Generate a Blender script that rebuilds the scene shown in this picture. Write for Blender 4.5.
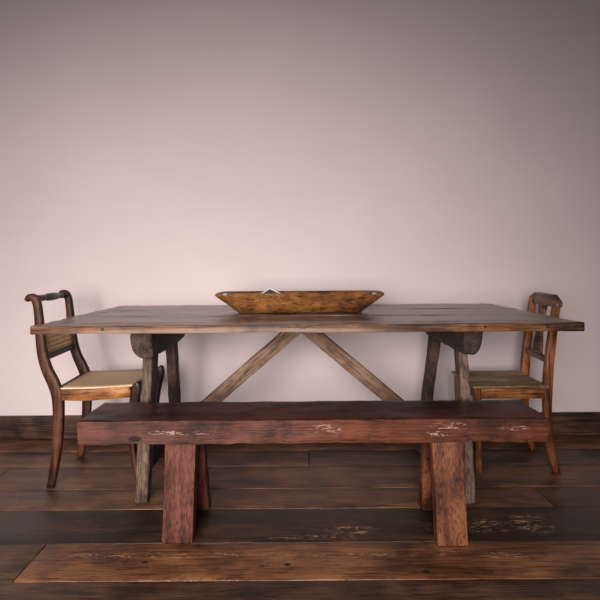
import bpy, bmesh, math, random
from mathutils import Vector, noise, Matrix

for o in list(bpy.data.objects):
    bpy.data.objects.remove(o)
C = bpy.context.scene.collection
S = bpy.context.scene
R = math.radians

# ------------------------------------------------------------------ camera
cd = bpy.data.cameras.new('camera')
cd.sensor_fit = 'HORIZONTAL'
cd.sensor_width = 36.0
cd.lens = 30.0
cd.shift_y = -0.0592
cd.clip_start = 0.05
cam = bpy.data.objects.new('camera', cd)
cam.location = (0, 0, 1.02)
cam.rotation_euler = (R(90), R(0.38), 0)
C.objects.link(cam)
S.camera = cam

# ------------------------------------------------------------------ world, lights, exposure
w = bpy.data.worlds.new('world'); S.world = w; w.use_nodes = True
bg = w.node_tree.nodes['Background']
bg.inputs['Color'].default_value = (1.0, 0.93, 0.90, 1)
bg.inputs['Strength'].default_value = 0.13
S.view_settings.view_transform = 'Standard'
S.view_settings.look = 'None'
S.view_settings.exposure = 0.0
S.view_settings.gamma = 1.0
S.view_settings.use_curve_mapping = False

def area(name, loc, target, sx, sy, power, col=(1, 1, 1), spread=180):
    l = bpy.data.lights.new(name, 'AREA'); l.shape = 'RECTANGLE'
    l.size = sx; l.size_y = sy; l.energy = power; l.color = col; l.spread = R(spread)
    o = bpy.data.objects.new(name, l); C.objects.link(o)
    o.location = loc
    o.rotation_euler = (Vector(target) - Vector(loc)).to_track_quat('-Z', 'Y').to_euler()
    return o
area('window_daylight', (-0.9, -1.5, 1.25), (-0.50, 2.9, -0.22), 2.6, 1.7, 80, (1.0, 0.955, 0.935), 83)

# ------------------------------------------------------------------ materials
def nd(nt, t, **kw):
    n = nt.nodes.new(t)
    for k, v in kw.items(): setattr(n, k, v)
    return n

def mmath(nt, op, a, b=None, clamp=False):
    n = nd(nt, 'ShaderNodeMath', operation=op); n.use_clamp = clamp
    for i, v in enumerate((a, b)):
        if v is None: continue
        if isinstance(v, (int, float)): n.inputs[i].default_value = v
        else: nt.links.new(v, n.inputs[i])
    return n.outputs[0]

def ramp(nt, fac, stops):
    n = nd(nt, 'ShaderNodeValToRGB')
    e = n.color_ramp.elements
    while len(e) < len(stops): e.new(0.5)
    for el, (p, c) in zip(e, stops):
        el.position = p
        el.color = (c, c, c, 1) if isinstance(c, (int, float)) else (*c, 1)
    nt.links.new(fac, n.inputs[0])
    return n.outputs[0]

def mix(nt, fac, a, b, mode='MIX'):
    n = nd(nt, 'ShaderNodeMix', data_type='RGBA', blend_type=mode)
    for s, v in ((n.inputs[0], fac), (n.inputs[6], a), (n.inputs[7], b)):
        if isinstance(v, (int, float)): s.default_value = v
        elif isinstance(v, tuple): s.default_value = (*v, 1)
        else: nt.links.new(v, s)
    return n.outputs[2]

def mapping(nt, vec, scale, loc=(0, 0, 0)):
    m = nd(nt, 'ShaderNodeMapping')
    m.inputs['Scale'].default_value = scale; m.inputs['Location'].default_value = loc
    nt.links.new(vec, m.inputs['Vector']); return m.outputs[0]

def noisef(nt, vec, scale, detail=6, rough=0.6, dist=0.0):
    n = nd(nt, 'ShaderNodeTexNoise')
    n.inputs['Scale'].default_value = scale; n.inputs['Detail'].default_value = detail
    n.inputs['Roughness'].default_value = rough; n.inputs['Distortion'].default_value = dist
    nt.links.new(vec, n.inputs['Vector']); return n.outputs[0]

def blob(nt, co, c, r):
    """soft 0..1 mask around point c with radii r (in the thing's own coordinates)"""
    s = mapping(nt, co, tuple(1.0 / k for k in r), tuple(-a / k for a, k in zip(c, r)))
    ln = nd(nt, 'ShaderNodeVectorMath', operation='LENGTH'); nt.links.new(s, ln.inputs[0])
    return mmath(nt, 'MULTIPLY', mmath(nt, 'SUBTRACT', 1.0, ln.outputs['Value'], True), 2.5, True)

def wood(name, cols, axis='x', gs=7.0, stretch=9.0, rough=(0.35, 0.6), bump=0.25, fine=0.55,
         scuff=None, scuff_col=(0.45, 0.30, 0.2), spots=None, spot_col=(0.01, 0.007, 0.006),
         con=1.7, wear=None, wear_col=(0.3, 0.25, 0.22), seed=0.0, rnd=True, coat=0.0, spec=0.22, patches=None, cracks=0.7):
    m = bpy.data.materials.new(name); m.use_nodes = True
    nt = m.node_tree; nt.nodes.clear()
    out = nd(nt, 'ShaderNodeOutputMaterial'); b = nd(nt, 'ShaderNodeBsdfPrincipled')
    nt.links.new(b.outputs[0], out.inputs[0])
    co = nd(nt, 'ShaderNodeTexCoord').outputs['Object']
    base = co
    if rnd:
        oi = nd(nt, 'ShaderNodeObjectInfo')
        va = nd(nt, 'ShaderNodeVectorMath', operation='ADD')
        cx = nd(nt, 'ShaderNodeCombineXYZ')
        r7 = mmath(nt, 'MULTIPLY', oi.outputs['Random'], 7.0)
        for i in range(3): nt.links.new(r7, cx.inputs[i])
        nt.links.new(co, va.inputs[0]); nt.links.new(cx.outputs[0], va.inputs[1]); base = va.outputs[0]
    k = 1.0 / stretch
    sc = {'x': (k, 1, 1), 'y': (1, k, 1), 'z': (1, 1, k)}[axis]
    v1 = mapping(nt, base, sc, (seed, seed * 1.7, seed * 0.3))
    broad = noisef(nt, v1, gs, 5, 0.55, 1.2)
    k2 = k * 0.2
    sc2 = {'x': (k2, 1, 1), 'y': (1, k2, 1), 'z': (1, 1, k2)}[axis]
    v2 = mapping(nt, base, sc2, (seed * 2.1, seed, 4))
    fg = noisef(nt, v2, gs * 20, 6, 0.75, 0.3)
    blot = noisef(nt, mapping(nt, base, (1, 1, 1), (9 + seed, 3, 1)), 5.0, 4, 0.6, 0.4)
    f = mmath(nt, 'ADD', mmath(nt, 'MULTIPLY', broad, 1 - fine), mmath(nt, 'MULTIPLY', fg, fine))
    f = mmath(nt, 'ADD', f, mmath(nt, 'MULTIPLY', mmath(nt, 'SUBTRACT', blot, 0.5), 0.55))
    f = mmath(nt, 'ADD', mmath(nt, 'MULTIPLY', mmath(nt, 'SUBTRACT', f, 0.5), con), 0.5)
    n = len(cols)
    col = ramp(nt, f, [(0.34 + 0.32 * i / (n - 1), c) for i, c in enumerate(cols)])
    # dark pores and little cracks
    pores = ramp(nt, fg, [(0.38, 0.15), (0.47, 1.0)])
    col = mix(nt, 1.0, col, pores, 'MULTIPLY')
    if cracks:
        ck = noisef(nt, mapping(nt, base, sc, (1.3, 7.7, 2.9)), gs * 6, 3, 0.6, 2.2)
        ln = mmath(nt, 'ABSOLUTE', mmath(nt, 'SUBTRACT', ck, 0.5))
        lk = ramp(nt, ln, [(0.008, cracks), (0.024, 0.0)])
        gate = ramp(nt, noisef(nt, mapping(nt, base, (1, 1, 1), (4, 4, 4)), 11, 3, 0.6), [(0.48, 0.0), (0.58, 1.0)])
        col = mix(nt, mmath(nt, 'MULTIPLY', lk, gate), col, (0.006, 0.003, 0.002))
    if patches:
        for (c, r, pc, amt) in patches:
            mk = mmath(nt, 'MULTIPLY', mmath(nt, 'MULTIPLY', blob(nt, co, c, r), amt), ramp(nt, blot, [(0.35, 0.3), (0.6, 1.0)]), True)
            col = mix(nt, mk, col, pc)
    if wear is not None:
        wn = noisef(nt, mapping(nt, base, sc, (5, 5, 5)), gs * 3.0, 8, 0.75, 0.8)
        mk = ramp(nt, wn, [(wear, 0.0), (wear + 0.06, 1.0)])
        col = mix(nt, mk, col, wear_col)
    if scuff:
        sn = noisef(nt, mapping(nt, co, {'x': (0.25, 1, 1), 'y': (1, 0.25, 1), 'z': (1, 1, 0.25)}[axis], (2, 8, 1)), 80, 5, 0.7, 1.8)
        th = ramp(nt, sn, [(0.55, 0.0), (0.59, 1.0)])
        for (c, r) in scuff:
            col = mix(nt, mmath(nt, 'MULTIPLY', th, blob(nt, co, c, r), True), col, scuff_col)
    if spots:
        for (c, r) in spots:
            col = mix(nt, blob(nt, co, c, r), col, spot_col)
    nt.links.new(col, b.inputs['Base Color'])
    nt.links.new(ramp(nt, mmath(nt, 'MULTIPLY', mmath(nt, 'ADD', blot, fg), 0.5), [(0.35, rough[0]), (0.65, rough[1])]), b.inputs['Roughness'])
    b.inputs['Specular IOR Level'].default_value = spec
    if coat:
        b.inputs['Coat Weight'].default_value = coat; b.inputs['Coat Roughness'].default_value = 0.25
    bp = nd(nt, 'ShaderNodeBump'); bp.inputs['Strength'].default_value = bump; bp.inputs['Distance'].default_value = 0.004
    hh = mmath(nt, 'ADD', fg, mmath(nt, 'MULTIPLY', broad, 0.8))
    nt.links.new(hh, bp.inputs['Height']); nt.links.new(bp.outputs[0], b.inputs['Normal'])
    return m

def plain(name, col, rough=0.6, metal=0.0, var=0.15, scale=30):
    m = bpy.data.materials.new(name); m.use_nodes = True
    nt = m.node_tree; b = nt.nodes['Principled BSDF']
    co = nd(nt, 'ShaderNodeTexCoord').outputs['Object']
    n = noisef(nt, co, scale, 5, 0.6)
    c = ramp(nt, n, [(0.3, tuple(x * (1 - var) for x in col)), (0.7, tuple(min(1, x * (1 + var)) for x in col))])
    nt.links.new(c, b.inputs['Base Color']); b.inputs['Roughness'].default_value = rough; b.inputs['Metallic'].default_value = metal
    return m

def cane_mat(name, light, dark, ax='xy', pitch=0.011):
    """woven cane: two crossing sets of strands with open holes between them"""
    m = bpy.data.materials.new(name); m.use_nodes = True
    nt = m.node_tree; b = nt.nodes['Principled BSDF']; out = nt.nodes['Material Output']
    co = nd(nt, 'ShaderNodeTexCoord').outputs['Object']
    sp = nd(nt, 'ShaderNodeSeparateXYZ'); nt.links.new(co, sp.inputs[0])
    o = {'x': 0, 'y': 1, 'z': 2}
    def wave(s): return mmath(nt, 'SINE', mmath(nt, 'MULTIPLY', s, 2 * math.pi / pitch))
    a = wave(sp.outputs[o[ax[0]]]); c = wave(sp.outputs[o[ax[1]]])
    hole = mmath(nt, 'MULTIPLY', mmath(nt, 'GREATER_THAN', a, 0.35), mmath(nt, 'GREATER_THAN', c, 0.35))
    st = mmath(nt, 'ADD', mmath(nt, 'MULTIPLY', mmath(nt, 'ADD', a, c), 0.2), 0.5, True)
    n = noisef(nt, co, 14, 4, 0.6)
    col = mix(nt, st, light, dark)
    col = mix(nt, ramp(nt, n, [(0.35, 0.0), (0.75, 0.45)]), col, dark)
    nt.links.new(col, b.inputs['Base Color']); b.inputs['Roughness'].default_value = 0.55
    tr = nd(nt, 'ShaderNodeBsdfTransparent'); mx = nd(nt, 'ShaderNodeMixShader')
    nt.links.new(hole, mx.inputs[0]); nt.links.new(b.outputs[0], mx.inputs[1]); nt.links.new(tr.outputs[0], mx.inputs[2])
    nt.links.new(mx.outputs[0], out.inputs[0])
    return m

def wall_mat():
    m = bpy.data.materials.new('pink_plaster'); m.use_nodes = True
    nt = m.node_tree; b = nt.nodes['Principled BSDF']
    co = nd(nt, 'ShaderNodeTexCoord').outputs['Object']
    n = noisef(nt, co, 1.3, 5, 0.55, 0.4)
    c = ramp(nt, n, [(0.3, (0.565, 0.462, 0.450)), (0.7, (0.605, 0.498, 0.486))])
    n2 = noisef(nt, mapping(nt, co, (0.3, 1, 1.6)), 9, 6, 0.7, 0.5)
    c = mix(nt, ramp(nt, n2, [(0.55, 0.0), (0.8, 0.25)]), c, (0.48, 0.40, 0.385))
    # hairline crack and a few specks
    cr = noisef(nt, mapping(nt, co, (0.35, 1, 1), (3, 0, 0)), 40, 4, 0.7, 1.0)
    line = ramp(nt, cr, [(0.46, 0.0), (0.50, 1.0)])
    c = mix(nt, mmath(nt, 'MULTIPLY', mmath(nt, 'MULTIPLY', line, blob(nt, co, (-0.33, 0, 2.06), (0.13, 1, 0.012))), 1.0), c, (0.08, 0.09, 0.08))
    for (x, z, r) in ((1.555, 1.98, 0.006), (-1.68, 0.56, 0.005), (-0.62, 1.66, 0.004), (-1.02, 2.02, 0.004), (0.32, 1.42, 0.004)):
        c = mix(nt, mmath(nt, 'MULTIPLY', blob(nt, co, (x, 0, z), (r, 1, r)), 0.8), c, (0.1, 0.08, 0.07))
    nt.links.new(c, b.inputs['Base Color']); b.inputs['Roughness'].default_value = 0.75
    b.inputs['Specular IOR Level'].default_value = 0.25
    bp = nd(nt, 'ShaderNodeBump'); bp.inputs['Strength'].default_value = 0.12; bp.inputs['Distance'].default_value = 0.004
    nt.links.new(noisef(nt, co, 18, 6, 0.6), bp.inputs['Height']); nt.links.new(bp.outputs[0], b.inputs['Normal'])
    return m

# ------------------------------------------------------------------ mesh helpers
def rbox(bm, size, r, warp=None, seg=(6, 6, 6), amp=0.0, freq=8.0, seed=0.0, mi=0):
    """a rounded box, optionally roughened like hewn timber, then warped into place"""
    h = [s / 2 for s in size]
    r = min(r, min(h) * 0.98)
    def ticks(i):
        a = h[i]; n = max(1, seg[i])
        t = [-a, -a + r * 0.35, -a + r]
        t += [-a + r + (2 * a - 2 * r) * k / n for k in range(1, n)]
        t += [a - r, a - r * 0.35, a]
        return t
    T = [ticks(i) for i in range(3)]
    cache = {}
    def vert(p):
        key = tuple(round(q, 6) for q in p)
        if key in cache: return cache[key]
        q = Vector([max(-h[i] + r, min(h[i] - r, p[i])) for i in range(3)])
        d = Vector(p) - q
        v = q + d.normalized() * r if d.length > 1e-9 else Vector(p)
        nrm = d.normalized() if d.length > 1e-9 else Vector((0, 0, 1))
        if amp:
            s = Vector((v.x * 0.35 if size[0] > 0.5 else v.x, v.y, v.z)) * freq + Vector((seed, seed * 3.1, seed * 0.7))
            v = v + nrm * amp * (noise.fractal(s, 0.7, 2.1, 4) - 0.15)
        if warp: v = warp(v)
        cache[key] = bm.verts.new(v)
        return cache[key]
    for ax in range(3):
        u, w_ = (ax + 1) % 3, (ax + 2) % 3
        for sgn in (-1, 1):
            for i in range(len(T[u]) - 1):
                for j in range(len(T[w_]) - 1):
                    q = []
                    for (a, b) in ((i, j), (i + 1, j), (i + 1, j + 1), (i, j + 1)):
                        p = [0, 0, 0]; p[ax] = sgn * h[ax]; p[u] = T[u][a]; p[w_] = T[w_][b]
                        q.append(vert(p))
                    if sgn < 0: q.reverse()
                    try:
                        f = bm.faces.new(q); f.smooth = True; f.material_index = mi
                    except ValueError: pass

def box(bm, lo, hi, r=0.003, **kw):
    c = [(a + b) / 2 for a, b in zip(lo, hi)]
    cv = Vector(c)
    w0 = kw.pop('warp', None)
    rbox(bm, [b - a for a, b in zip(lo, hi)], r, warp=(lambda v: w0(v + cv)) if w0 else (lambda v: v + cv), **kw)

def leg(bm, foot, top, ws, wt, r=0.006, **kw):
    """horizontal cross-sections from foot (x,y,z) to top; ws/wt = (x,y) widths at foot and top"""
    f, t = Vector(foot), Vector(top); H = t.z - f.z
    def wp(v):
        k = v.z / H + 0.5
        c = f.lerp(t, k)
        return Vector((c.x + v.x * (ws[0] + (wt[0] - ws[0]) * k), c.y + v.y * (ws[1] + (wt[1] - ws[1]) * k), c.z))
    # unit cross-section: scale the rounding to suit
    mx = max(ws[0], ws[1])
    def wp2(v): return wp(Vector((v.x / mx, v.y / mx, v.z)))
    rbox(bm, (mx, mx, H), r, warp=wp2, seg=(3, 3, 14), **kw)

def beam(bm, a, b, w_, d, up=(0, 1, 0), r=0.005, seg=(12, 3, 3), **kw):
    """member from a to b; w_ across in the plane, d along 'up'"""
    a, b = Vector(a), Vector(b); X = (b - a); L = X.length; X.normalize()
    Y = Vector(up).normalized(); Z = X.cross(Y).normalized(); Y = Z.cross(X)
    M = Matrix((X, Y, Z)).transposed(); c = (a + b) / 2
    rbox(bm, (L, d, w_), r, warp=lambda v: c + M @ v, seg=seg, **kw)

def smooth_path(pts, n=6):
    out = []
    P = [Vector(p) for p in pts]
    for i in range(len(P) - 1):
        p0 = P[i - 1] if i else P[0] * 2 - P[1]
        p1, p2 = P[i], P[i + 1]
        p3 = P[i + 2] if i + 2 < len(P) else P[-1] * 2 - P[-2]
        for k in range(n):
            t = k / n
            out.append(0.5 * ((2 * p1) + (-p0 + p2) * t + (2 * p0 - 5 * p1 + 4 * p2 - p3) * t * t + (-p0 + 3 * p1 - 3 * p2 + p3) * t ** 3))
    out.append(P[-1])
    return out

def ribbon(bm, pts, y0, y1, r=0.004, plane='xz', n=6, mi=0):
    """sweep of a rounded rectangle: pts = (a, b, width) in the plane, thickness y0..y1 across it"""
    P = smooth_path(pts, n)
    ring0 = None; first = last = None
    m = len(P)
    for i, p in enumerate(P):
        a = P[max(0, i - 1)]; b = P[min(m - 1, i + 1)]
        t = Vector((b.x - a.x, b.y - a.y)).normalized(); nn = Vector((-t.y, t.x))
        hw = p.z / 2; rr = min(r, hw * 0.8)
        sec = [(-hw, y0 + rr), (-hw + rr * .3, y0 + rr * .3), (-hw + rr, y0), (hw - rr, y0), (hw - rr * .3, y0 + rr * .3), (hw, y0 + rr),
               (hw, y1 - rr), (hw - rr * .3, y1 - rr * .3), (hw - rr, y1), (-hw + rr, y1), (-hw + rr * .3, y1 - rr * .3), (-hw, y1 - rr)]
        ring = []
        for (s, y) in sec:
            q = Vector((p.x, p.y)) + nn * s
            ring.append(bm.verts.new((q.x, y, q.y) if plane == 'xz' else (y, q.x, q.y)))
        if ring0:
            for k in range(12):
                f = bm.faces.new((ring0[k], ring0[(k + 1) % 12], ring[(k + 1) % 12], ring[k])); f.smooth = True; f.material_index = mi
        else: first = ring
        ring0 = ring
    bm.faces.new(first[::-1]); bm.faces.new(ring0)

def prism(bm, poly, c0, c1, axis='y', mi=0):
    """extrude a 2-D outline between c0 and c1 along axis"""
    def mk(a, b, c): return {'y': (a, c, b), 'x': (c, a, b), 'z': (a, b, c)}[axis]
    A = [bm.verts.new(mk(a, b, c0)) for a, b in poly]; B = [bm.verts.new(mk(a, b, c1)) for a, b in poly]
    n = len(poly)
    for i in range(n):
        bm.faces.new((A[i], A[(i + 1) % n], B[(i + 1) % n], B[i])).material_index = mi
    bm.faces.new(A[::-1]); bm.faces.new(B)

def lathe(bm, a, b, prof, n=16):
    """turned piece from a to b; prof = [(t, radius)]"""
    a, b = Vector(a), Vector(b); Z = (b - a).normalized(); X = Z.orthogonal().normalized(); Y = Z.cross(X)
    prev = None; rings = []
    for t, r in prof:
        c = a.lerp(b, t)
        ring = [bm.verts.new(c + (X * math.cos(2 * math.pi * k / n) + Y * math.sin(2 * math.pi * k / n)) * r) for k in range(n)]
        if prev:
            for k in range(n):
                bm.faces.new((prev[k], prev[(k + 1) % n], ring[(k + 1) % n], ring[k])).smooth = True
        prev = ring; rings.append(ring)
    bm.faces.new(rings[0][::-1]); bm.faces.new(rings[-1])

def thing(name, label, cat, loc, group=None):
    o = bpy.data.objects.new(name, None); C.objects.link(o); o.location = loc
    o.empty_display_size = 0.1
    o['label'] = label; o['category'] = cat
    if group: o['group'] = group
    return o

def root_of(p):
    while p and p.parent: p = p.parent
    return p

def obj(name, bm, mats, parent=None, label=None, bevel=0.0, origin=(0, 0, 0)):
    me = bpy.data.meshes.new(name)
    off = root_of(parent).location if parent else Vector(origin)
    for v in bm.verts: v.co -= off
    bmesh.ops.recalc_face_normals(bm, faces=bm.faces[:])
    bm.to_mesh(me); bm.free()
    for m in (mats if isinstance(mats, (list, tuple)) else [mats]): me.materials.append(m)
    o = bpy.data.objects.new(name, me); C.objects.link(o)
    if parent: o.parent = parent
    else: o.location = off
    if label: o['label'] = label
    if bevel:
        bv = o.modifiers.new('bevel', 'BEVEL'); bv.width = bevel; bv.segments = 2; bv.limit_method = 'ANGLE'; bv.angle_limit = R(35)
    return o

def struct(name, bm, mats, **kw):
    o = obj(name, bm, mats, **kw); o['kind'] = 'structure'; return o

NB = bmesh.new
def orient(o, d):
    """turn the part's own x axis along d without moving its shape, so the grain follows it"""
    q = Vector((1, 0, 0)).rotation_difference(Vector(d)); M = q.to_matrix().to_4x4()
    o.data.transform(M.inverted()); o.rotation_mode = 'QUATERNION'; o.rotation_quaternion = q
random.seed(4)
WY = 2.965     # face of the wall

# ------------------------------------------------------------------ setting: wall, baseboard, floor
bm = NB(); box(bm, (-4.0, WY, -0.03), (4.0, WY + 0.15, 3.4), r=0.002, seg=(1, 1, 1))
struct('wall_back', bm, wall_mat())

M_base = wood('baseboard_wood', [(0.0187, 0.0089, 0.0061), (0.0421, 0.0194, 0.0122), (0.0795, 0.0388, 0.0245)], 'x', gs=9, rough=(0.35, 0.55), rnd=False, seed=3)
bm = NB(); box(bm, (-4.0, WY - 0.020, 0.002), (4.0, WY - 0.0005, 0.136), r=0.003, seg=(60, 1, 3), amp=0.001, freq=6)
struct('baseboard_back', bm, M_base)

def fw(name, a, b, c, seed, rough=(0.28, 0.5), **kw):
    return wood(name, [a, b, c], 'x', gs=10, stretch=6, rough=rough, spec=0.38, con=1.15, bump=0.35, seed=seed, rnd=False, **kw)
SC = (0.34, 0.19, 0.10)
F_mats = [
    fw('floorboard_brown', (0.024, 0.009, 0.005), (0.095, 0.038, 0.019), (0.185, 0.080, 0.040), 1.0,
       scuff=[((-1.25, 2.55, 0), (0.25, 0.05, 1)), ((0.5, 2.3, 0), (0.3, 0.02, 1)), ((1.6, 2.9, 0), (0.5, 0.05, 1))], scuff_col=(0.15, 0.09, 0.055)),
    fw('floorboard_dark', (0.008, 0.004, 0.003), (0.026, 0.012, 0.007), (0.068, 0.030, 0.016), 2.0,
       scuff=[((0.19, 1.92, 0), (0.13, 0.035, 1)), ((0.66, 1.94, 0), (0.20, 0.06, 1)), ((0.90, 1.96, 0), (0.09, 0.09, 1)), ((0.05, 1.87, 0), (0.2, 0.02, 1))], scuff_col=SC,
       spots=[((-1.0, 1.93, 0), (0.09, 0.006, 1)), ((-1.08, 1.885, 0), (0.10, 0.008, 1))]),
    fw('floorboard_warm', (0.038, 0.012, 0.006), (0.140, 0.052, 0.022), (0.245, 0.100, 0.043), 3.0,
       scuff=[((-0.55, 1.76, 0), (0.4, 0.025, 1)), ((-0.1, 1.76, 0), (0.5, 0.012, 1)), ((0.2, 1.75, 0), (0.22, 0.012, 1)), ((0.5, 1.77, 0), (0.06, 0.03, 1)), ((0.7, 1.74, 0), (0.1, 0.03, 1)), ((-0.35, 1.62, 0), (0.2, 0.02, 1))], scuff_col=SC,
       spots=[((0.41, 1.655, 0), (0.015, 0.012, 1)), ((-0.54, 1.72, 0), (0.012, 0.01, 1)), ((-0.05, 1.70, 0), (0.015, 0.01, 1))]),
    fw('floorboard_umber', (0.014, 0.007, 0.004), (0.058, 0.027, 0.015), (0.115, 0.056, 0.029), 4.0),
    plain('subfloor', (0.006, 0.004, 0.003), 0.9),
]
seams = [WY + 0.1, 2.745, 2.537, 2.282, 2.092, 1.836, 1.616, 1.40, 1.17, 0.94, 0.70, 0.46, 0.22, -0.02, -0.26, -0.5, -0.74, -0.98, -1.22, -1.46, -1.7]
joints = {1: [0.04, 2.3], 2: [-1.47], 3: [1.06], 5: [-0.936, 2.1]}
tone = [0, 0, 0, 0, 1, 2, 3, 2, 0, 1, 3, 0, 2, 1, 0, 3, 0, 2, 1, 0]
alt = {(1, 1): 3, (3, 1): 3, (5, 0): 3, (2, 0): 3}
bm = NB()
for i in range(len(seams) - 1):
    y1, y0 = seams[i], seams[i + 1]
    xs = [-4.0] + joints.get(i, [random.uniform(-2.5, 2.5)] if i > 6 or i == 0 else []) + [4.0]
    for j in range(len(xs) - 1):
        box(bm, (xs[j] + 0.0012, y0 + 0.0012, -0.025), (xs[j + 1] - 0.0012, y1 - 0.0012, 0.0), r=0.003, seg=(40, 5, 1),
            amp=0.0016, freq=5, seed=i * 3.3 + j, mi=alt.get((i, j), tone[i]))
box(bm, (-4.0, -1.7, -0.05), (4.0, WY + 0.1, -0.022), r=0.002, seg=(1, 1, 1), mi=4)
struct('floor', bm, F_mats)

# ------------------------------------------------------------------ dining table
T0 = Vector((0.03, 2.45, 0.0))
ZT = 0.785
t = thing('dining_table', 'long rustic dining table with weathered grey-brown top on trestles, against the wall', 'table', T0)
M_ttop = wood('table_top_wood', [(0.0412, 0.0226, 0.0166), (0.1235, 0.0761, 0.0591), (0.2352, 0.1595, 0.1275)], 'x', gs=9, stretch=12, spec=0.5, rough=(0.22, 0.38), bump=0.15, seed=5,
              wear=0.60, wear_col=(0.07, 0.036, 0.024))
M_tedge = wood('table_edge_wood', [(0.0255, 0.0093, 0.0043), (0.0978, 0.0374, 0.0136), (0.1955, 0.0808, 0.0306)], 'x', gs=9, stretch=9, rough=(0.4, 0.6), bump=0.5, seed=6, rnd=False,
               patches=[((-0.30, -0.46, ZT - 0.028), (0.80, 0.3, 0.018), (0.26, 0.18, 0.145), 0.75)],
               wear=0.58, wear_col=(0.02, 0.010, 0.006))
bm = NB()
XL, XR, YF, YB = -1.064, 1.118, 1.966, 2.930
EB = 0.075
ys = [YF, YF + 0.060, YF + 0.33, YF + 0.64, YB]
for i in range(4):
    e_ = 0.0 if i == 0 else EB
    box(bm, (XL + e_, ys[i] + 0.0006, ZT - 0.034), (XR - e_, ys[i + 1] - 0.0006, ZT), r=0.004, seg=(60, 6, 2), amp=0.003, freq=9, seed=i * 2.7)
bm.normal_update()
for f in bm.faces:
    c = f.calc_center_median()
    if c.y < YF + 0.006 or c.x < XL + 0.005 or c.x > XR - 0.005: f.material_index = 1
top = obj('tabletop', bm, [M_ttop, M_tedge], t)
for k, (a, b) in enumerate(((XL, XL + EB), (XR - EB, XR))):
    bm = NB(); box(bm, (a + 0.0006, ys[1] + 0.0006, ZT - 0.034), (b - 0.0006, YB, ZT - 0.0005), r=0.006, seg=(4, 40, 2), amp=0.003, freq=10, seed=20 + k)
    bm.normal_update()
    for f in bm.faces:
        c = f.calc_center_median()
        if abs(c.x - (XL if k == 0 else XR)) < 0.006: f.material_index = 1
    obj('end_board', bm, [M_ttop, M_tedge], t)
M_peg = plain('dark_peg', (0.010, 0.007, 0.006), 0.5)
for x in (-0.780, 0.728, 0.972):
    bm = NB(); lathe(bm, (x, YF + 0.01, ZT - 0.015), (x, YF - 0.003, ZT - 0.015), [(0, 0.006), (0.9, 0.006), (1, 0.004)], 10)
    obj('peg', bm, M_peg, t)

M_beam = wood('trestle_beam_wood', [(0.0127, 0.0072, 0.0057), (0.0423, 0.0252, 0.0194), (0.0899, 0.0541, 0.0405)], 'y', gs=10, stretch=5, rough=(0.5, 0.7), bump=0.8, seed=7)
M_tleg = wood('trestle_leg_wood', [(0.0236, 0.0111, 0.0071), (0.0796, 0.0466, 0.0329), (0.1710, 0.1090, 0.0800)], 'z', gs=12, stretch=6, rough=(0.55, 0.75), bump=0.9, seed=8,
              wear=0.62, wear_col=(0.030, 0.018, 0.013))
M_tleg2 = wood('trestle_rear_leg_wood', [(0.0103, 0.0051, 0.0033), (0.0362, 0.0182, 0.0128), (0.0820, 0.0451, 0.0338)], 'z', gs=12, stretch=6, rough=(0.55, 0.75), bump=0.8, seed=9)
zb = 0.632; zt = ZT - 0.0345
for s in (-1, 1):
    xc = -0.661 if s < 0 else 0.726
    wdt = 0.096 if s < 0 else 0.084
    D0 = 2.065 if s < 0 else 2.09
    yk, y2 = (2.66, 2.86) if s < 0 else (2.72, 2.90)
    bm = NB()
    def wpb(v, s=s, xc=xc, D0=D0):
        k = (zt - v.z) / (zt - zb)           # 0 top, 1 bottom
        if v.y > yk: v.z = zt - (zt - v.z) * max(0.08, 1 - (v.y - yk) / (y2 - yk))
        # front end: rounded outer lower corner and undercut
        if v.y < D0 + 0.12:
            g = 1 - (v.y - D0) / 0.12
            side = max(0.0, (v.x - xc) * s / (wdt / 2))
            v.z += 0.030 * g * max(0, k) * side ** 2
            v.x -= s * 0.010 * g * side * max(0, k) ** 3
            v.y += 0.018 * max(0, k) ** 2
        return v
    box(bm, (xc - wdt / 2, D0, zb), (xc + wdt / 2, y2, zt), r=0.012, seg=(5, 24, 6), amp=0.006, freq=14, seed=30 + s, warp=wpb)
    obj('trestle_beam', bm, M_beam, t)
    if s < 0:
        fl = ((-0.688, 2.160, 0), (-0.664, 2.225, zb + 0.02), (0.060, 0.05), (0.043, 0.105))
        rl = ((-0.675, 2.73, 0), (-0.672, 2.595, zb + 0.05), (0.052, 0.06), (0.052, 0.08))
    else:
        fl = ((0.716, 2.140, 0), (0.708, 2.215, zb + 0.02), (0.045, 0.055), (0.040, 0.085))
        rl = ((0.648, 2.72, 0), (0.706, 2.60, zb + 0.06), (0.048, 0.06), (0.052, 0.08))
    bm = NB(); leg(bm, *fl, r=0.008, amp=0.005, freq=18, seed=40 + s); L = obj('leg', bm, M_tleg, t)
    if s > 0:
        bm = NB(); lathe(bm, (0.700, 2.20, 0.542), (0.676, 2.20, 0.542), [(0, 0.006), (0.9, 0.006), (1, 0.004)], 8)
        obj('peg', bm, M_peg, L)
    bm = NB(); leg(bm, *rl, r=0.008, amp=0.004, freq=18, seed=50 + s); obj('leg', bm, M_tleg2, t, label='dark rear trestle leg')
    xr = -0.672 if s < 0 else 0.692
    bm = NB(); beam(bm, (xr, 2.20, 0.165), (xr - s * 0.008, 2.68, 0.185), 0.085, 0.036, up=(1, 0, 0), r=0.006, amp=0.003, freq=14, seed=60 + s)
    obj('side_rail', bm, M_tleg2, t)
M_brace = wood('brace_wood', [(0.0510, 0.0242, 0.0141), (0.1445, 0.0767, 0.0469), (0.2295, 0.1373, 0.0899)], 'x', gs=12, stretch=6, rough=(0.5, 0.7), bump=0.5, seed=10)
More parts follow.
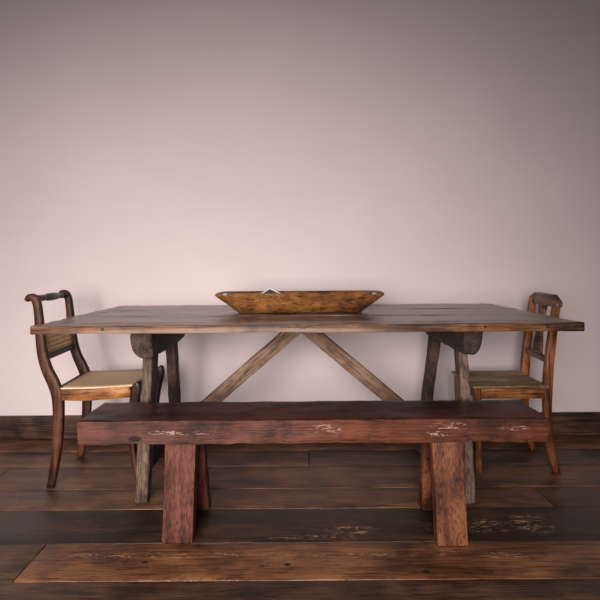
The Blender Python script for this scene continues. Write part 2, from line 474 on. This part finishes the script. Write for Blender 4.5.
for s in (-1, 1):
    a = Vector((0.004 - s * 0.022, 2.45, zt)); b = Vector((s * 0.630 + 0.008, 2.45, 0.195))
    bm = NB()
    ux = (b - a).normalized(); nrm = Vector((-ux.z, 0, ux.x))
    rot = ux
    L = (b - a).length; c = (a + b) / 2
    # cut the top end horizontally so that it seats under the top
    def wbr(v, a=a, b=b, ux=ux, nrm=nrm, c=c, L=L):
        p = c + ux * v.x + nrm * v.z + Vector((0, v.y, 0))
        k = (L / 2 - v.x) / L     # 1 at a
        if p.z > zt - 0.001:
            over = (p.z - (zt - 0.001)) / ux.z
            p = p - ux * over
        if (p.x - 0.004) * s < 0.0004:       # mitred against its twin on the centre line
            p = p - ux * ((p.x - 0.004 - s * 0.0004) / ux.x)
        return p
    rbox(bm, (L + 0.05, 0.045, 0.066), 0.004, warp=wbr, seg=(26, 3, 4), amp=0.002, freq=10, seed=70 + s)
    orient(obj('diagonal_brace', bm, M_brace, t), ux)

# ------------------------------------------------------------------ dough bowl and card
BC = Vector((-0.002, 2.463, ZT))
M_bowl = wood('bowl_wood', [(0.0594, 0.0171, 0.0046), (0.1881, 0.0667, 0.0153), (0.3267, 0.1283, 0.0344)], 'x', gs=22, stretch=2.5, rough=(0.4, 0.6), bump=0.9, seed=11, fine=0.68)
bt = thing('dough_bowl', 'long carved wooden dough bowl with flared ends on the table', 'bowl', BC)
bm = NB()
def ringpts(hx, hy, e, z, n=64):
    out = []
    for k in range(n):
        a = 2 * math.pi * k / n
        c, s_ = math.cos(a), math.sin(a)
        out.append(BC + Vector((math.copysign(abs(c) ** e, c) * hx, math.copysign(abs(s_) ** e, s_) * hy, z)))
    return out
levels = [(0.0, 0.0, .35, 0.002), (0.270, 0.045, .3, 0.001), (0.298, 0.060, .28, 0.003), (0.345, 0.080, .26, 0.040), (0.396, 0.102, .25, 0.078), (0.407, 0.108, .25, 0.088), (0.405, 0.110, .25, 0.097), (0.398, 0.109, .25, 0.100),
          (0.350, 0.097, .28, 0.099), (0.340, 0.092, .3, 0.092), (0.300, 0.070, .4, 0.050), (0.240, 0.045, .5, 0.022), (0.0, 0.0, .5, 0.018)]
prev = None
for li, (hx, hy, e, z) in enumerate(levels):
    if hx == 0:
        cur = [bm.verts.new(BC + Vector((0, 0, z)))]
    else:
        cur = []
        for p in ringpts(hx, hy, e, z):
            d = noise.fractal(p * 16, 0.8, 2.0, 3)
            p = p + (Vector((d, -d * 0.7, d * 0.4)) * 0.0022 if z > 0.003 else Vector((0, 0, 0)))
            cur.append(bm.verts.new(p))
    if prev:
        n = max(len(prev), len(cur))
        for k in range(n):
            k2 = (k + 1) % n
            if len(prev) == 1: q = (prev[0], cur[k2], cur[k])
            elif len(cur) == 1: q = (prev[k], prev[k2], cur[0])
            else: q = (prev[k], prev[k2], cur[k2], cur[k])
            bm.faces.new(q).smooth = True
    prev = cur
obj('bowl_body', bm, M_bowl, bt)
M_patch = plain('grey_metal_patch', (0.16, 0.14, 0.13), 0.5, 0.3)
for sx in (-1, 1):      # dull metal clips on the rim ends
    bm = NB(); x0 = BC.x + sx * 0.352
    box(bm, (x0 - 0.010, BC.y - 0.112, ZT + 0.090), (x0 + 0.010, BC.y - 0.107, ZT + 0.1015), r=0.0015, seg=(2, 1, 2))
    obj('rim_clip', bm, M_patch, bt)

apex = Vector((-0.152, 2.492, 0.9045))
ct = thing('card', 'dark card with a white border, one corner poking out of the wooden bowl', 'card', apex)
ang = R(40); tilt = R(30)
e1 = Vector((math.cos(ang), -math.sin(ang) * math.cos(tilt), -math.sin(ang) * math.sin(tilt)))
ang2 = R(50)
e2 = Vector((-math.cos(ang2), -math.sin(ang2) * math.cos(tilt), -math.sin(ang2) * math.sin(tilt)))
nn = e1.cross(e2).normalized()
if nn.z < 0: nn = -nn
def quad(bm, a0, a1, b0, b1, h0, h1):
    vs = [apex + e1 * a + e2 * b + nn * h for h in (h0, h1) for (a, b) in ((a0, b0), (a1, b0), (a1, b1), (a0, b1))]
    V = [bm.verts.new(v) for v in vs]
    for f in ((0, 3, 2, 1), (4, 5, 6, 7), (0, 1, 5, 4), (1, 2, 6, 5), (2, 3, 7, 6), (3, 0, 4, 7)): bm.faces.new([V[i] for i in f])
bm = NB(); quad(bm, 0, 0.085, 0, 0.085, -0.0012, 0); obj('card_sheet', bm, plain('white_card', (0.75, 0.72, 0.70), 0.6, var=0.03), ct)
bm = NB(); quad(bm, 0.0085, 0.0765, 0.0085, 0.0765, 0.0, 0.0004); obj('card_picture', bm, plain('dark_teal_print', (0.02, 0.045, 0.045), 0.5), ct, label='dark teal printed field')

# ------------------------------------------------------------------ bench
B0 = Vector((0.045, 1.95, 0))
t = thing('bench', 'long low bench of a thick reddish-brown slab on four splayed legs, before the table', 'bench', B0)
ZB = 0.448
M_btop = wood('bench_top_wood', [(0.0150, 0.0040, 0.0027), (0.0400, 0.0104, 0.0068), (0.0811, 0.0223, 0.0135)], 'x', gs=7, stretch=14, rough=(0.25, 0.4), spec=0.3, bump=0.25, seed=12)
M_bedge = wood('bench_edge_wood', [(0.0143, 0.0033, 0.0017), (0.0618, 0.0138, 0.0060), (0.1237, 0.0341, 0.0155)], 'x', gs=10, stretch=7, rough=(0.35, 0.6), bump=1.0, seed=13, rnd=False, fine=0.5, cracks=1.0,
               wear=0.60, wear_col=(0.012, 0.006, 0.005),
               scuff=[((0.49 - 0.01, -0.11, ZB - 0.028), (0.10, 0.2, 0.022)), ((0.05, -0.11, ZB - 0.035), (0.07, 0.2, 0.022)), ((0.74, -0.11, ZB - 0.035), (0.07, 0.2, 0.011)), ((-0.5, -0.11, ZB - 0.045), (0.16, 0.2, 0.011)), ((0.45, -0.11, ZB - 0.055), (0.08, 0.2, 0.014))],
               scuff_col=(0.33, 0.20, 0.155), spots=[((-0.660, -0.11, ZB - 0.068), (0.030, 0.2, 0.013))],
               patches=[((-0.45, -0.11, ZB - 0.04), (0.6, 0.3, 0.08), (0.13, 0.058, 0.048), 0.5), ((0.55, -0.11, ZB - 0.05), (0.5, 0.3, 0.06), (0.15, 0.042, 0.016), 0.5)])
bm = NB()
Y0, Y1 = 1.838, 2.098
def wbench(v):
    x = v.x
    edge = 0.0022 * noise.noise(Vector((x * 4, 1, 0))) + 0.0022 * noise.noise(Vector((x * 16, 3, 0)))
    if v.z < ZB - 0.05: v.z += 1.6 * edge - 0.002
    if v.y < 1.9: v.y += edge + 0.006 * (ZB - v.z) / 0.088
    return v
box(bm, (-0.826, Y0, ZB - 0.088), (0.914, Y1, ZB), r=0.005, seg=(160, 10, 10), amp=0.0028, freq=16, seed=2.2, warp=wbench)
bm.normal_update()
for f in bm.faces:
    if f.normal.z < 0.6: f.material_index = 1
obj('seat', bm, [M_btop, M_bedge], t)
M_bleg = wood('bench_leg_wood', [(0.0228, 0.0059, 0.0036), (0.0717, 0.0171, 0.0100), (0.1238, 0.0401, 0.0250)], 'z', gs=14, stretch=18, rough=(0.4, 0.6), bump=0.7, seed=14)
M_bleg2 = wood('bench_leg_orange_wood', [(0.0291, 0.0071, 0.0032), (0.0969, 0.0258, 0.0104), (0.1744, 0.0614, 0.0272)], 'z', gs=13, stretch=14, rough=(0.4, 0.6), bump=0.8, seed=15)
zl = ZB - 0.080
bm = NB(); leg(bm, (-0.457, 1.862, 0), (-0.452, 1.900, zl), (0.112, 0.062), (0.116, 0.062), r=0.004, amp=0.002, freq=14, seed=80); obj('leg', bm, M_bleg, t)
bm = NB(); leg(bm, (0.547, 1.834, 0), (0.545, 1.895, zl), (0.109, 0.062), (0.118, 0.062), r=0.004, amp=0.0025, freq=14, seed=81); obj('leg', bm, M_bleg2, t)
bm = NB(); leg(bm, (-0.435, 2.105, 0), (-0.441, 2.010, zl), (0.100, 0.058), (0.100, 0.058), r=0.004, amp=0.002, freq=14, seed=82); obj('leg', bm, M_bleg, t)
bm = NB(); leg(bm, (0.544, 2.090, 0), (0.538, 2.000, zl), (0.100, 0.058), (0.100, 0.058), r=0.004, amp=0.002, freq=14, seed=83); obj('leg', bm, M_bleg2, t)

# ------------------------------------------------------------------ left chair (sabre legs, cane)
M_c1 = wood('dark_polished_wood', [(0.0143, 0.0041, 0.0020), (0.0477, 0.0145, 0.0065), (0.0994, 0.0330, 0.0143)], 'z', gs=9, stretch=7, rough=(0.35, 0.5), bump=0.15, seed=16, fine=0.4)
M_c1r = wood('orange_polished_wood', [(0.080, 0.026, 0.008), (0.240, 0.088, 0.026), (0.420, 0.180, 0.058)], 'x', gs=9, stretch=5, rough=(0.25, 0.42), bump=0.15, seed=17, fine=0.35)
M_c1k = wood('black_turned_wood', [(0.008, 0.004, 0.003), (0.020, 0.010, 0.007), (0.045, 0.022, 0.014)], 'y', gs=9, rough=(0.2, 0.35), bump=0.1, seed=18)
M_cs = cane_mat('cane_seat_weave', (0.80, 0.55, 0.33), (0.48, 0.30, 0.16), 'xy', 0.016)
M_cb = cane_mat('cane_back_weave', (0.95, 0.66, 0.36), (0.45, 0.25, 0.10), 'yz', 0.021)
YN, YFAR = 2.300, 2.660      # near and far side planes (front faces)
t = thing('cane_chair', 'dark wooden chair with scrolled back posts and woven cane seat at the left end', 'chair', (-0.95, 2.50, 0), 'chairs at the table ends')
del t['group']
stile = [(-1.256, 0.862, 0.020), (-1.243, 0.876, 0.030), (-1.222, 0.872, 0.036), (-1.208, 0.845, 0.036), (-1.201, 0.790, 0.037), (-1.196, 0.730, 0.040), (-1.190, 0.660, 0.044), (-1.181, 0.600, 0.046),
         (-1.163, 0.540, 0.048), (-1.135, 0.480, 0.052), (-1.116, 0.425, 0.054), (-1.112, 0.360, 0.050), (-1.113, 0.270, 0.047), (-1.120, 0.180, 0.043), (-1.133, 0.090, 0.038), (-1.150, 0.0, 0.034)]
for k, (ya, off) in enumerate(((YN, 0.0), (YFAR, -0.022))):
    bm = NB(); ribbon(bm, [(a + off, b, c) for a, b, c in stile], ya, ya + 0.032, r=0.009)
    bm.verts.ensure_lookup_table()
    for v in bm.verts:
        if v.co.z < 0.004: v.co.z = 0.0
    obj('back_post', bm, M_c1, t)
# turned crest bar
bm = NB()
prof = [(0, .010), (.03, .012), (.05, .017), (.09, .017), (.11, .011), (.16, .012), (.2, .016), (.24, .012), (.27, .013), (.34, .018), (.5, .020), (.66, .018), (.73, .013), (.76, .012), (.8, .016), (.84, .012), (.89, .011), (.91, .017), (.95, .017), (.97, .012), (1, .010)]
lathe(bm, (-1.222, YN + 0.028, 0.868), (-1.240, YFAR + 0.004, 0.868), prof, 18)
obj('crest_bar', bm, M_c1k, t)
# cane back: two rails, cane sheet
ya, yb = YN + 0.030, YFAR + 0.002
for nm, z0, z1, x0 in (('back_rail', 0.580, 0.606, -1.180), ('back_rail', 0.716, 0.738, -1.196)):
    bm = NB(); beam(bm, (x0 - 0.001, ya, (z0 + z1) / 2), (x0 - 0.021, yb, (z0 + z1) / 2), z1 - z0, 0.020, up=(1, 0, 0), r=0.005)
    obj(nm, bm, M_c1, t)
bm = NB()
beam(bm, (-1.188, ya, 0.661), (-1.209, yb, 0.661), 0.112, 0.004, up=(1, 0, 0.10), r=0.001)
obj('cane_back_panel', bm, M_cb, t, label='woven cane back panel')
# seat: side, front, rear rails and cane
def cseat(x, y): return x
SZ = 0.456
xr0, xf = -1.112, -0.775
for nm, y0_, y1_, off in (('side_rail', YN + 0.003, YN + 0.030, 0.0), ('side_rail', YFAR + 0.002, YFAR + 0.029, -0.010)):
    bm = NB()
    ribbon(bm, [(xr0 + off, SZ - 0.030, 0.052), (-0.98 + off, SZ - 0.031, 0.055), (-0.88 + off, SZ - 0.024, 0.055), (-0.775, SZ - 0.017, 0.052)], y0_, y1_, r=0.005)
    obj(nm, bm, M_c1r, t, label='orange-brown polished side rail')
bm = NB(); beam(bm, (-0.772, YN + 0.028, SZ - 0.022), (-0.765, YFAR + 0.006, SZ - 0.022), 0.05, 0.026, up=(1, 0, 0), r=0.006); obj('front_rail', bm, M_c1, t)
bm = NB(); beam(bm, (-1.120, YN + 0.028, SZ - 0.028), (-1.140, YFAR + 0.006, SZ - 0.028), 0.05, 0.026, up=(1, 0, 0), r=0.006); obj('rear_rail', bm, M_c1, t)
bm = NB()
V = []
nx, ny = 12, 10
for i in range(nx + 1):
    row = []
    for j in range(ny + 1):
        u, v_ = i / nx, j / ny
        x = (-1.100 - 0.02 * v_) * (1 - u) + (-0.762) * u
        y = YN + 0.006 + v_ * (YFAR + 0.020 - YN)
        z = SZ + 0.001 + 0.012 * u ** 2 - 0.004 * math.sin(math.pi * u) * math.sin(math.pi * v_)
        row.append((x, y, z))
    V.append(row)
up = [[bm.verts.new(p) for p in r_] for r_ in V]; dn = [[bm.verts.new((p[0], p[1], p[2] - 0.005)) for p in r_] for r_ in V]
for i in range(nx):
    for j in range(ny):
        bm.faces.new((up[i][j], up[i + 1][j], up[i + 1][j + 1], up[i][j + 1])).smooth = True
        bm.faces.new((dn[i][j], dn[i][j + 1], dn[i + 1][j + 1], dn[i + 1][j])).smooth = True
for i in range(nx):
    bm.faces.new((up[i][0], dn[i][0], dn[i + 1][0], up[i + 1][0])); bm.faces.new((up[i][ny], up[i + 1][ny], dn[i + 1][ny], dn[i][ny]))
for j in range(ny):
    bm.faces.new((up[0][j], up[0][j + 1], dn[0][j + 1], dn[0][j])); bm.faces.new((up[nx][j], dn[nx][j], dn[nx][j + 1], up[nx][j + 1]))
obj('cane_seat', bm, M_cs, t, label='woven cane seat')
fleg = [(-0.752, 0.480, 0.018), (-0.748, 0.470, 0.040), (-0.750, 0.440, 0.050), (-0.758, 0.400, 0.046), (-0.766, 0.340, 0.038), (-0.772, 0.260, 0.030), (-0.768, 0.170, 0.028), (-0.754, 0.080, 0.026), (-0.736, 0.0, 0.026)]
for k, (y_, off) in enumerate(((YN - 0.002, 0.0), (YFAR + 0.004, 0.004))):
    bm = NB(); ribbon(bm, [(a + off, b, c) for a, b, c in fleg], y_, y_ + 0.034, r=0.009)
    for v in bm.verts:
        if v.co.z < 0.004: v.co.z = 0.0
    obj('leg', bm, M_c1, t)

t.location.x -= 0.010

# ------------------------------------------------------------------ right chair (plank seat)
M_c2 = wood('chestnut_wood', [(0.0528, 0.0149, 0.0054), (0.1584, 0.0491, 0.0170), (0.2640, 0.0930, 0.0354)], 'z', gs=9, stretch=6, rough=(0.35, 0.5), bump=0.25, seed=19, fine=0.4)
M_c2d = wood('dark_chestnut_wood', [(0.0450, 0.0210, 0.0135), (0.1125, 0.0540, 0.0360), (0.1950, 0.1020, 0.0690)], 'y', gs=9, stretch=6, rough=(0.35, 0.5), bump=0.25, seed=20, fine=0.4)
M_c2r = wood('orange_rail_wood', [(0.0850, 0.0255, 0.0076), (0.2550, 0.0892, 0.0255), (0.3910, 0.1615, 0.0510)], 'x', gs=10, stretch=5, rough=(0.35, 0.5), bump=0.4, seed=21, wear=0.66, wear_col=(0.03, 0.013, 0.007))
M_c2s = wood('plank_seat_wood', [(0.120, 0.065, 0.034), (0.260, 0.160, 0.088), (0.390, 0.265, 0.160)], 'x', gs=8, stretch=9, rough=(0.4, 0.6), bump=0.3, seed=22)
t = thing('plank_seat_chair', 'chestnut wooden chair with flat plank seat and central back splat at the right end', 'chair', (1.03, 2.57, 0))
YN2, YF2 = 2.420, 2.715
st2 = [(1.250, 0.835, 0.032), (1.243, 0.790, 0.034), (1.229, 0.690, 0.037), (1.212, 0.560, 0.040), (1.203, 0.450, 0.043), (1.199, 0.360, 0.040), (1.199, 0.270, 0.037), (1.204, 0.180, 0.035), (1.218, 0.090, 0.032), (1.243, 0.0, 0.032)]
for ya, off in ((YN2, 0.0), (YF2, 0.022)):
    bm = NB(); ribbon(bm, [(a + off, b, c) for a, b, c in st2], ya, ya + 0.032, r=0.005)
    for v in bm.verts:
        if v.co.z < 0.005: v.co.z = 0.0
    obj('back_post', bm, M_c2, t)
# crest rail with clipped corners
bm = NB()
poly = [(YN2 - 0.012, 0.803), (YN2 - 0.012, 0.830), (YN2 + 0.055, 0.862), (YF2 - 0.015, 0.862), (YF2 + 0.044, 0.836), (YF2 + 0.044, 0.803)]
prism(bm, poly, 0, 0.030, 'x')
for v in bm.verts: v.co.x += 1.2335 + 0.022 * (v.co.y - YN2) / (YF2 - YN2) + 0.12 * (v.co.z - 0.80)
obj('crest_rail', bm, M_c2d, t, bevel=0.005)
bm = NB(); beam(bm, (1.209, YN2 + 0.028, 0.545), (1.231, YF2 + 0.004, 0.545), 0.030, 0.022, up=(1, 0, 0), r=0.004)
obj('back_rail', bm, M_c2d, t)
bm = NB(); ribbon(bm, [(YN2 + 0.162, 0.552, 0.098), (YN2 + 0.162, 0.600, 0.084), (YN2 + 0.162, 0.680, 0.058), (YN2 + 0.162, 0.750, 0.062), (YN2 + 0.162, 0.808, 0.080)], 0, 0.014, r=0.003, plane='yz')
for v in bm.verts: v.co.x += 1.213 + 0.13 * (v.co.z - 0.55)
obj('splat', bm, M_c2d, t)
bm = NB()
SZ2 = 0.428
xf2 = 0.832
for i in range(3):     # three seat planks
    y0_ = YN2 - 0.010 + i * 0.1170
    box(bm, (xf2, y0_ + 0.0005, SZ2 - 0.014), (1.198, y0_ + 0.1165, SZ2), r=0.003, seg=(12, 4, 1), amp=0.0015, freq=12, seed=90 + i)
obj('seat', bm, M_c2s, t)
for ya in (YN2 + 0.002, YF2 + 0.004):
    bm = NB(); box(bm, (0.850, ya, SZ2 - 0.066), (1.190, ya + 0.022, SZ2 - 0.0145), r=0.003, seg=(14, 1, 3), amp=0.0015, freq=12, seed=95 + ya)
    obj('side_rail', bm, M_c2r, t, label='orange-brown side rail')
for xa in (0.846, 1.176):
    bm = NB(); box(bm, (xa, YN2 + 0.024, SZ2 - 0.064), (xa + 0.022, YF2 + 0.004, SZ2 - 0.0145), r=0.003, seg=(1, 10, 3)); obj('end_rail', bm, M_c2, t)
for ya in (YN2, YF2 - 0.004):
    bm = NB(); leg(bm, (0.862, ya + 0.018, 0), (0.858, ya + 0.018, SZ2 - 0.015), (0.026, 0.026), (0.036, 0.034), r=0.004); obj('leg', bm, M_c2, t)
